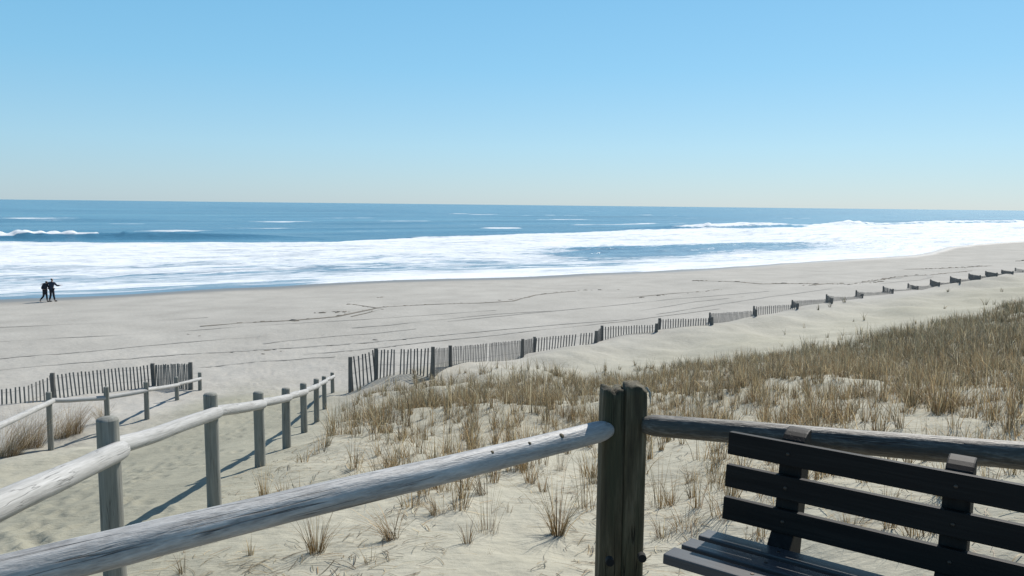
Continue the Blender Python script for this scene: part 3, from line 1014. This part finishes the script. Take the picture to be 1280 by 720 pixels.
# ------------------------------------------------------------------ bench
TH = R(-36.5)
Lx = np.array([math.cos(TH), math.sin(TH), 0]); Nn = np.array([math.sin(TH), -math.cos(TH), 0]); Z = np.array([0, 0, 1.0])
BO = np.array([.878, 3.1397, EYE[2] - .8975]); RC = R(6.5)
Dn = -math.cos(RC) * Z + math.sin(RC) * Nn
Fn = np.cross(Dn, Lx); Fn = Fn if Fn @ Nn > 0 else -Fn           # outward normal of the backrest
BL = 1.83
bench = empty('park_bench', 'black slatted bench with its back to the log rail, right of the corner post', 'bench', (BO + Lx * .9)[:2].tolist() + [DECK])
for i in range(3):
    m = MB()
    c = BO + Dn * (i * .1308 + .045) + Lx * (BL / 2) - Fn * .018
    m.box(c, (Lx, Dn, Fn), (BL, .090, .036), 0)
    o = m.build('backrest_slat', M_BENCH, bench, .004)
    for t in (.24, .81, 1.6):
        b = MB()
        bp = BO + Dn * (i * .1308 + .045) + Lx * t + Fn * .001
        b.tube([bp - Fn * .003, bp + Fn * .002], [.008, .007], 10, dome=.001)
        b.build('bolt', M_BOLT, o)
ZS = EYE[2] - 1.287
for i in range(3):
    m = MB()
    rise = (.004, .013, .023)[i]
    c = BO + Nn * (.0835 + .0485 + i * .139) + Lx * (BL / 2 - .039 - .008 * i)
    c[2] = ZS - .019 + rise
    m.box(c, (Lx, Nn + Z * .07, Z - Nn * .07), (BL, .097, .038), 0)
    o = m.build('seat_slat', M_SEAT, bench, .005)
    for t in (.24, .81, 1.6):
        b = MB()
        bp = BO + Nn * (.0835 + .0485 + i * .139) + Lx * (t + .02); bp[2] = ZS + rise
        b.tube([bp - Z * .003, bp + Z * .002], [.008, .007], 10)
        b.build('bolt', M_BOLT, o)
# S-shaped side supports: profile in (towards sitter, up), origin at the deck below the backrest's top front edge
bh = ZS - DECK
def sup_prof():
    top = BO[2] - DECK
    tn = math.tan(RC)
    def nb(zz): return (top - zz) * tn - .037      # front face of the post behind the slats
    pr = []
    # up the front
    pr += [(.44, bh - .040), (.44, bh - .10), (.20, bh - .13), (.165, bh - .20), (.17, .06), (.40, .05), (.40, 0), (-.10, 0), (-.10, .05)]
    pr += [(-.055, .20), (-.06, bh - .12), (nb(top) - .085 + .02, bh + .12), (nb(top) - .105, top - .05)]
    # rounded head
    n0 = nb(top)
    for k in range(7):
        a = math.pi / 2 * k / 6
        pr.append((n0 - .105 + .105 * math.sin(a), top + .030 - .062 * (1 - math.cos(a))))
    pr += [(nb(bh + .16), bh + .16), (nb(bh + .06) + .012, bh + .06), (.075, bh + .0), (.085, bh - .040)]
    return pr


for t in (.24, .81, 1.6):
    m = MB()
    o_ = np.array([BO[0], BO[1], DECK]) + Lx * t
    m.prism(sup_prof(), o_, Nn, Z, Lx, .088)
    m.build('leg', M_BENCH, bench, .006)


# ------------------------------------------------------------------ dune grass
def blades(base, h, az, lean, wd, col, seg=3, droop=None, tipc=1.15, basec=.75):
    n = len(h)
    droop = np.zeros(n) if droop is None else droop
    dx = np.cos(az); dy = np.sin(az)
    face = az + math.pi / 2 + rng.normal(0, .9, n)
    fx = np.cos(face) * wd / 2; fy = np.sin(face) * wd / 2
    V = np.empty((n, seg + 1, 2, 3)); C = np.empty((n, seg + 1, 2, 4))
    for k in range(seg + 1):
        t = k / seg
        run = lean * h * (t * .45 + t * t * .55 + droop * t ** 3 * .6)
        zz = h * (t - (lean * .25 + droop * .55) * t * t)
        tap = (1 - t) ** .7 * .95 + .05
        for j, sg in ((0, -1), (1, 1)):
            V[:, k, j, 0] = base[:, 0] + dx * run + sg * fx * tap
            V[:, k, j, 1] = base[:, 1] + dy * run + sg * fy * tap
            V[:, k, j, 2] = base[:, 2] + zz
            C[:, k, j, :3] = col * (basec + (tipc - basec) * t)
            C[:, k, j, 3] = 1
    idx = np.arange(n)[:, None] * (2 * (seg + 1)) + np.arange(seg)[None, :] * 2
    q = np.stack([idx, idx + 1, idx + 3, idx + 2], -1).reshape(-1, 4)
    return V.reshape(-1, 3), C.reshape(-1, 4), q


PAL = np.array([[.26, .195, .105], [.31, .25, .15], [.21, .145, .08], [.44, .385, .27], [.165, .152, .095], [.135, .132, .092], [.23, .212, .15], [.10, .078, .052]])
P_TAN = [.26, .22, .18, .08, .08, .03, .10, .05]
P_GREY = [.10, .12, .12, .05, .20, .21, .12, .08]
P_DARK = [.10, .05, .25, .03, .15, .10, .07, .25]
P_PALE = [.22, .30, .08, .28, .03, .02, .05, .02]


def pick(n, pw):
    pw = np.array(pw) / sum(pw)
    c = PAL[rng.choice(len(PAL), n, p=pw)]
    return c * rng.lognormal(.08, .40, n)[:, None]


# field of grass
cand = 170000
cx = rng.uniform(-8, 75, cand); cy = rng.uniform(4.5, 75, cand)
s = (cx + 6) * .677 - (cy - 30) * .736
dist = np.hypot(cx, cy)
rx = np.interp(cy, [5, 7.8, 11, 14, 17, 20, 23, 27, 34], [-2.5, -2.9, -3.46, -3.95, -4.4, -4.9, -5.4, -6.05, -6.6])
edge_s = np.interp(cx / np.maximum(cy, 1), [-.25, -.1, .1, .3, .5, .7], [3.2, 3.6, 7.2, 10.2, 11.9, 12.6])
clump = .38 * fbm(cx * .35, cy * .35, 111, 3) + .85 * fbm(cx * 1.1, cy * 1.1, 112, 2)
dens = ss(s + 2.2 * clump, edge_s - .5, edge_s + 3.4) * ss(cx - rx, .3, 1.6)
dens *= .06 * ss(dist, 5.2, 6.5) + .32 * ss(dist + clump, 6.3, 8.0) + .50 * ss(dist + 3 * clump, 8.5, 20) + .10 * ss(cx / np.maximum(cy, 1), .2, .5)
dens *= np.clip(.46 + 1.1 * clump + .30 * ss(cx + .25 * cy, 5, 14) + .20 * ss(cx, 2, 5) * ss(dist, 8, 11), .05, 1.0)
dens *= 1 - .25 * ss(dist, 30, 50)
leftm = ((cx < -6.0) & (cy < 24)).astype(float)
keep = (rng.random(cand) < dens * 1.0) & (cx / np.maximum(cy, 1) < .85) & (cx > rx)
sx2 = rng.uniform(-4, 45, 900); sy2 = rng.uniform(18, 60, 900)
s2 = (sx2 + 6) * .677 - (sy2 - 30) * .736
k2 = (s2 > 1.2) & (rng.random(900) < .16) & (fbm(sx2 * .3, sy2 * .3, 119, 2) > .02)
tx = np.concatenate([cx[keep], sx2[k2]]); ty = np.concatenate([cy[keep], sy2[k2]])
print('tufts', len(tx))
td = np.hypot(tx, ty)
nb = np.clip(rng.poisson(np.interp(td, [5, 10, 20, 40], [30, 24, 15, 10])), 5, 60)
ti = np.repeat(np.arange(len(tx)), nb)
n = len(ti)
th_ = (rng.uniform(.24, .64, len(tx)) * (1 + .5 * fbm(tx * .2, ty * .2, 113, 2)))
rad = rng.uniform(.03, .11, len(tx))
ang = rng.uniform(0, 2 * math.pi, n); rr = np.sqrt(rng.random(n)) * rad[ti]
bx = tx[ti] + rr * np.cos(ang); by = ty[ti] + rr * np.sin(ang)
bz = ground(bx, by) - .015
tone = ss(tx + .6 * ty + 6 * fbm(tx * .15, ty * .15, 117, 2), 14, 34)[ti]
col = np.where((rng.random(n) < tone)[:, None], pick(n, P_GREY), pick(n, P_TAN))
col = col * (1 + (np.array([.10, .01, -.09]))[None, :] * (1 - ss(td[ti], 7, 22))[:, None])
wind = rng.normal(2.9, 1.3, len(tx))
az = np.where(rng.random(n) < .55, ang, wind[ti] + rng.normal(0, .7, n))
hh = th_[ti] * rng.uniform(.25, 1.15, n)
lean = np.abs(rng.normal(.25, .38, n))
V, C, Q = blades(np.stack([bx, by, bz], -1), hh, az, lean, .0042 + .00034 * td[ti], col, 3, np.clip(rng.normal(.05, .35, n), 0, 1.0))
tag(link('dune_grass', np_mesh('dune_grass', V, Q, M_GRASS, True, {'col': ('FLOAT_COLOR', C)})), kind='stuff')

# fallen blades and twigs on the near sand
n = 9000
lx_ = rng.uniform(-4.5, 7, n); ly_ = 4.0 + 10 * rng.random(n) ** 1.2
rxx = np.interp(ly_, [5, 7.8, 11, 14, 17], [-2.5, -2.9, -3.46, -3.95, -4.4])
ok = (lx_ > rxx - .4 * rng.random(n)) & (fbm(lx_ * .8, ly_ * .8, 121, 2) > -.22)
lx_, ly_ = lx_[ok], ly_[ok]
n = len(lx_)
az = rng.uniform(0, 6.28, n); L = rng.uniform(.05, .34, n) ** 1.1
seg = 5
bend = rng.normal(0, .45, n)
wdt = rng.uniform(.0012, .0036, n)
colr = pick(n, [.2, .2, .25, .1, .05, .05, .05, .25])
V = np.empty((n, seg + 1, 2, 3)); C = np.ones((n, seg + 1, 2, 4))
px_, py_ = lx_.copy(), ly_.copy()
for k in range(seg + 1):
    t = k / seg
    a = az + bend * t
    if k:
        px_ = px_ + np.cos(a) * L / seg; py_ = py_ + np.sin(a) * L / seg
    gzz = ground(px_, py_) + .008 + .012 * np.sin(t * math.pi) * (bend > 0)
    for j, sg in ((0, -1), (1, 1)):
        V[:, k, j, 0] = px_ - np.sin(a) * wdt * sg; V[:, k, j, 1] = py_ + np.cos(a) * wdt * sg; V[:, k, j, 2] = gzz
    C[:, k, :, :3] = colr[:, None, :]
idx = np.arange(n)[:, None] * (2 * (seg + 1)) + np.arange(seg)[None, :] * 2
Q = np.stack([idx, idx + 1, idx + 3, idx + 2], -1).reshape(-1, 4)
tag(link('grass_litter', np_mesh('grass_litter', V.reshape(-1, 3), Q, M_GRASS, True, {'col': ('FLOAT_COLOR', C.reshape(-1, 4))})), kind='stuff')


# single tufts one can point at
def tuft(px, hpx, nbl, radius, pal, label, lean_dir=None, lean=.25, stalk=.35, width=.0052, group='single grass tufts on the near sand', cat='grass tuft', name='grass_tuft'):
    b = hit(*px)
    d = float((b - EYE) @ FW)
    h = hpx * d / FPX
    a = rng.uniform(0, 6.28, nbl)
    r = np.sqrt(rng.random(nbl)) * radius
    x = b[0] + r * np.cos(a); y = b[1] + r * np.sin(a)
    base = np.stack([x, y, ground(x, y) - .02], -1)
    hb = h * np.where(rng.random(nbl) < stalk, rng.uniform(.18, .5, nbl), rng.uniform(.55, 1.1, nbl)) * 1.1
    azz = a if lean_dir is None else np.where(rng.random(nbl) < .25, a, lean_dir + rng.normal(0, .5, nbl))
    ln_ = np.abs(rng.normal(lean, lean * .7, nbl))
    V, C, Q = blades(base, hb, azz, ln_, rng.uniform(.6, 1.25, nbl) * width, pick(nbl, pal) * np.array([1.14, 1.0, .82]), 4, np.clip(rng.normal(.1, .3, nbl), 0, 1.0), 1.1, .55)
    V[:, :] -= b
    o = link(name, np_mesh(name, V, Q, M_GRASS, True, {'col': ('FLOAT_COLOR', C)}))
    o.location = b
    tag(o, label, cat, group)


T = tuft
T((395, 691), 62, 95, .06, P_TAN, 'brown upright tuft with broken stalks just below the silvery rail', None, .32)
T((490, 674), 52, 90, .05, P_TAN, 'straw tuft bent hard to the left, lowest big tuft under the silvery rail', 2.9, .85, .25)
T((463, 704), 30, 16, .05, P_TAN, 'low stubble of a few broken brown stalks in front of the bent straw tuft', None, .25, .5, .007)
T((547, 643), 36, 70, .06, P_PALE, 'tan tuft swept to the left under the middle of the silvery rail', 2.7, .6, .25)
T((585, 679), 46, 34, .035, P_DARK, 'dark narrow tuft of stiff stalks left of the golden fan tuft', None, .25)
T((610, 666), 60, 50, .09, P_DARK, 'thin twiggy reddish tuft between the dark stiff tuft and the golden fan tuft', None, .3, .15, .0035)
T((606, 693), 22, 9, .05, P_DARK, 'tiny sprig of broken twigs on bare sand in front of the dark stiff tuft', None, .45, .4)
T((697, 668), 100, 120, .055, P_TAN, 'golden fan shaped tuft with a thick stubbly base left of the corner post', None, .38, .55)
T((313, 694), 28, 22, .025, P_PALE, 'short pale stub tuft touching the underside of the silvery rail', None, .15, .3, .007)
T((229, 716), 34, 26, .04, P_DARK, 'small brown tuft at the bottom left under the silvery rail', None, .3)
T((828, 672), 48, 46, .05, P_DARK, 'dark brown fan tuft on the sand between the corner post and the bench seat', None, .35)
T((858, 658), 36, 90, .11, [.5, .2, .2, .05, .02, .02, .02, .05], 'orange brown matted tuft left of the lowest backrest slat', None, .6, .4)
T((838, 632), 30, 40, .05, P_TAN, 'small tan tuft right of the corner post, behind the matted orange tuft', None, .3)
T((864, 603), 30, 50, .06, P_TAN, 'tan tuft under the dark rail left of the top backrest slat', None, .4)
T((893, 566), 26, 45, .05, P_DARK, 'dark spiky tuft under the dark rail close to the bench back corner', None, .4)
T((663, 604), 36, 60, .05, [.5, .2, .2, .05, .02, .02, .02, .05], 'orange tinted tuft just below the silvery rail, left of the golden fan tuft', None, .3)
T((679, 615), 42, 34, .04, P_DARK, 'dark tuft close behind the golden fan tuft', None, .3)
T((742, 605), 50, 50, .05, P_DARK, 'brown wispy tuft against the left side of the corner post', None, .3)
T((700, 588), 46, 40, .06, P_DARK, 'dark twiggy tuft under the upper end of the silvery rail', None, .35, .2, .0035)
T((602, 618), 44, 60, .06, P_DARK, 'dark leaning tuft below the silvery rail middle', 2.7, .4)
T((637, 641), 24, 12, .03, P_DARK, 'few bare twigs standing between the twiggy tuft and the golden fan tuft', None, .3, .3, .003)
T((330, 622), 48, 60, .05, P_PALE, 'pale brushy tuft at the foot of the path fence, above the silvery rail', None, .15, .3)
T((1000, 612), 46, 60, .06, P_TAN, 'straw tuft seen through the upper gap of the bench back by the left support', 2.8, .55)
T((1106, 637), 44, 60, .06, P_TAN, 'straw tuft seen through the upper gap of the bench back by the right support', None, .55)
T((1065, 660), 36, 60, .08, P_PALE, 'flattened straw tuft seen through the lower gap of the bench back', None, .8)
T((935, 600), 40, 44, .06, P_TAN, 'tan tuft behind the left end of the bench back', 2.7, .4)
T((10, 570), 66, 420, .32, P_PALE, 'big straw clump at the left edge beside the left path fence', 0.4, .6, .2, .006, 'straw clumps beside the left path fence')
T((38, 560), 58, 380, .28, P_TAN, 'brown straw clump just left of the nearest left fence post', 0.3, .55, .2, .006, 'straw clumps beside the left path fence')
T((92, 543), 50, 300, .22, P_TAN, 'straw clump leaning right, between the first two left fence posts', 0.3, .55, .2, .006, 'straw clumps beside the left path fence')
T((76, 548), 46, 220, .2, P_PALE, 'pale clump right behind the nearest left fence post', 0.5, .5, .2, .006, 'straw clumps beside the left path fence')
T((128, 528), 30, 130, .14, P_PALE, 'smaller straw clump left of the second left fence post', 2.6, .55, .2, .006, 'straw clumps beside the left path fence')

# ------------------------------------------------------------------ two walkers
def cloth(name, c, rough=.85):
    m, t, b = mat(name)
    tc = N(t, 'ShaderNodeTexCoord').outputs['Object']
    n = noise(t, tc, 40, 4)
    t.links.new(ramp(t, [(.3, tuple(k * .7 for k in c)), (.7, tuple(k * 1.3 for k in c))], n), b.inputs['Base Color'])
    b.inputs['Roughness'].default_value = rough
    return m


M_SKIN = cloth('skin', (.35, .21, .15), .55)
M_NAVY = cloth('navy_cloth', (.020, .028, .05))
M_BLACK = cloth('black_cloth', (.014, .016, .024))
M_HAIR = cloth('dark_hair', (.012, .010, .009), .6)


def skin_mesh(name, chains, mt, parent, sub=1):
    """chains: lists of (point, radius); a point equal to an earlier one joins there"""
    verts = []; rads = []; edges = []; key = {}
    for ch in chains:
        prev = None
        for p, r in ch:
            k = tuple(round(c, 4) for c in p)
            if k not in key:
                key[k] = len(verts); verts.append(p); rads.append(r)
            i = key[k]
            if prev is not None and prev != i: edges.append((prev, i))
            prev = i
    me = bpy.data.meshes.new(name)
    me.from_pydata(verts, edges, [])
    o = bpy.data.objects.new(name, me)
    COL.objects.link(o)
    o.modifiers.new('skin', 'SKIN')
    if not me.skin_vertices: me.skin_vertices.new()
    for i, r in enumerate(rads):
        rr = r if isinstance(r, tuple) else (r, r)
        me.skin_vertices[0].data[i].radius = rr
        me.skin_vertices[0].data[i].use_root = (i == 0)
    md = o.modifiers.new('sub', 'SUBSURF'); md.levels = sub; md.render_levels = sub
    bpy.context.view_layer.update()
    ev = o.evaluated_get(bpy.context.evaluated_depsgraph_get())
    nm = bpy.data.meshes.new_from_object(ev)
    bpy.data.objects.remove(o)
    nm.name = name
    nm.materials.clear(); nm.materials.append(mt)
    for p in nm.polygons: p.use_smooth = True
    o2 = bpy.data.objects.new(name, nm)
    COL.objects.link(o2)
    o2.parent = parent
    return o2


def hand(wr, dirn, side):
    """palm and five curled fingers from the wrist wr along dirn"""
    wr = np.array(wr); d = np.array(dirn, float); d /= np.linalg.norm(d)
    sv = np.cross(d, (0, 0, 1.0)); sv = sv / (np.linalg.norm(sv) + 1e-6) if np.linalg.norm(sv) > .1 else np.array([1.0, 0, 0])
    up = np.cross(sv, d)
    palm = tuple(wr + d * .07)
    out = [[(tuple(wr), .028), (palm, (.038, .018))]]
    for k, (o, l) in enumerate(((-.03, .062), (-.01, .075), (.011, .07), (.03, .055))):
        a = wr + d * .10 + sv * o
        out.append([(palm, (.038, .018)), (tuple(a), .009), (tuple(a + d * l * .6 - up * .008), .008), (tuple(a + d * l - up * .03), .007)])
    b = wr + d * .05 + sv * (.035 * side)
    out.append([(palm, (.038, .018)), (tuple(b), .011), (tuple(b + d * .04 + sv * .02 * side), .009)])
    return out


def V3(x, y, z): return (x, y, z)


def person(root_pt, heading, label, build_fn):
    o = empty('person', label, 'person', root_pt)
    o.rotation_euler = (0, 0, heading)
    build_fn(o)
    return o


def man(o):
    neck = (.03, 0, 1.50); chest = (.02, 0, 1.34); bel = (.0, 0, 1.12); pel = (-.01, 0, .95)
    lsh = (-.18, .0, 1.43); lel = (-.40, .06, 1.36); lwr = (-.62, .02, 1.37)
    rsh = (.21, .0, 1.41); rel = (.36, .02, 1.20); rwr = (.58, .04, 1.24)
    lk = (-.10, .05, .50); la = (-.20, .0, .085); rk = (.11, -.02, .50); ra = (.17, .03, .085)
    lh = (-.09, 0, .90); rh = (.08, 0, .90)
    ch = [[(pel, .13), (bel, .125), (chest, .15), (neck, .06), ((.035, 0, 1.575), .060), ((.04, 0, 1.65), (.085, .095)), ((.04, 0, 1.73), (.075, .085))],
          [((.04, 0, 1.65), (.085, .095)), ((.105, 0, 1.645), .018), ((.125, 0, 1.635), .012)],
          [(chest, .15), (lsh, .062), (lel, .045), (lwr, .03)], [(chest, .15), (rsh, .062), (rel, .045), (rwr, .03)],
          [(pel, .13), (lh, .095), (lk, .06), (la, .042), ((-.20, .0, .035), .04), ((-.05, .0, .028), .034)],
          [(pel, .13), (rh, .095), (rk, .06), (ra, .042), ((.17, .03, .035), .04), ((.32, .03, .03), .034)]]
    ch += hand(lwr, (-.9, -.3, -.4), 1) + hand(rwr, (.9, .1, .08), -1)
    skin_mesh('body', ch, M_SKIN, o)
    j = [[((-.01, 0, .86), (.185, .15)), ((0, 0, 1.0), (.18, .145)), (bel, (.18, .145)), (chest, (.20, .155)), ((.025, 0, 1.49), .085), ((.03, 0, 1.53), .075)],
         [(chest, (.20, .155)), (lsh, .088), (lel, .072), ((-.58, .025, 1.37), .058)], [(chest, (.20, .155)), (rsh, .088), (rel, .072), ((.55, .038, 1.235), .055)]]
    skin_mesh('jacket', j, M_NAVY, o)
    t = [[((-.005, 0, .92), .15), (lh, .11), (lk, .085), ((-.19, .005, .12), .07)], [((-.005, 0, .92), .15), (rh, .11), (rk, .085), ((.165, .028, .12), .07)]]
    skin_mesh('trousers', t, M_BLACK, o)
    skin_mesh('shoe', [[((-.22, 0, .045), .052), ((-.03, 0, .036), .042)]], M_BLACK, o)
    skin_mesh('shoe', [[((.15, .03, .045), .052), ((.34, .03, .045), .042)]], M_BLACK, o)
    skin_mesh('hair', [[((.0, 0, 1.63), (.08, .085)), ((.02, 0, 1.71), (.095, .10)), ((.05, 0, 1.755), (.07, .08))]], M_HAIR, o)


def woman(o):
    neck = (.08, 0, 1.36); chest = (.03, 0, 1.21); bel = (-.02, 0, 1.0); pel = (-.03, 0, .86)
    lsh = (-.13, -.02, 1.27); lel = (-.21, -.06, 1.04); lwr = (-.08, -.16, .96)
    rsh = (.17, .03, 1.27); rel = (.22, .12, 1.06); rwr = (.22, -.02, .98)
    lk = (-.14, 0, .42); la = (-.38, 0, .14); rk = (.08, 0, .46); ra = (.10, 0, .085)
    ch = [[(pel, .13), (bel, .11), (chest, .125), (neck, .055), ((.10, 0, 1.42), .055), ((.13, 0, 1.475), (.08, .09)), ((.15, 0, 1.54), (.07, .08))],
          [((.13, 0, 1.475), (.08, .09)), ((.195, 0, 1.46), .016), ((.215, 0, 1.45), .011)],
          [(chest, .125), (lsh, .055), (lel, .042), (lwr, .028)], [(chest, .125), (rsh, .055), (rel, .042), (rwr, .028)],
          [(pel, .13), ((-.09, 0, .80), .095), (lk, .058), (la, .04), ((-.40, 0, .085), .036), ((-.30, 0, .028), .03)],
          [(pel, .13), ((.05, 0, .80), .095), (rk, .058), (ra, .04), ((.10, 0, .035), .036), ((.24, 0, .028), .03)]]
    ch += hand(lwr, (.8, -.4, .1), 1) + hand(rwr, (-.5, -.8, .1), -1)
    skin_mesh('body', ch, M_SKIN, o)
    j = [[((-.03, 0, .52), (.205, .17)), ((-.03, 0, .70), (.19, .16)), (pel, (.18, .15)), (bel, (.18, .15)), (chest, (.19, .155)), ((.07, 0, 1.36), .09), ((.085, 0, 1.40), .08)],
         [(chest, (.19, .155)), (lsh, .085), (lel, .075), ((-.10, -.145, .965), .058)], [(chest, (.19, .155)), (rsh, .085), (rel, .072), ((.22, 0, .99), .056)]]
    skin_mesh('coat', j, M_BLACK, o)
    skin_mesh('trousers', [[((-.02, 0, .80), .13), ((-.09, 0, .78), .10), (lk, .075), ((-.36, 0, .16), .058)], [((-.02, 0, .80), .13), ((.05, 0, .78), .10), (rk, .075), ((.10, 0, .12), .06)]], M_BLACK, o)
    skin_mesh('shoe', [[((-.42, 0, .10), .048), ((-.30, 0, .035), .036)]], M_BLACK, o)
    skin_mesh('shoe', [[((.08, 0, .045), .05), ((.25, 0, .036), .038)]], M_BLACK, o)
    skin_mesh('hair', [[((.08, 0, 1.42), (.085, .09)), ((.10, 0, 1.50), (.10, .10)), ((.14, 0, 1.565), (.08, .085))]], M_HAIR, o)


mp = hit(65.5, 377); wp = hit(57.3, 377.2)
mp[2] = float(ground(mp[0], mp[1])) + .0; wp[2] = float(ground(wp[0], wp[1]))
person(mp, R(14), 'taller walker in dark jacket at the waterline, one arm pointing right', man)
person(wp, R(14), 'shorter walker in a long dark coat leaning on the taller walker', woman)
print('cam ok', nodes[0][0], nodes[20][0], mp, cor, lA, lB, rA, rB)
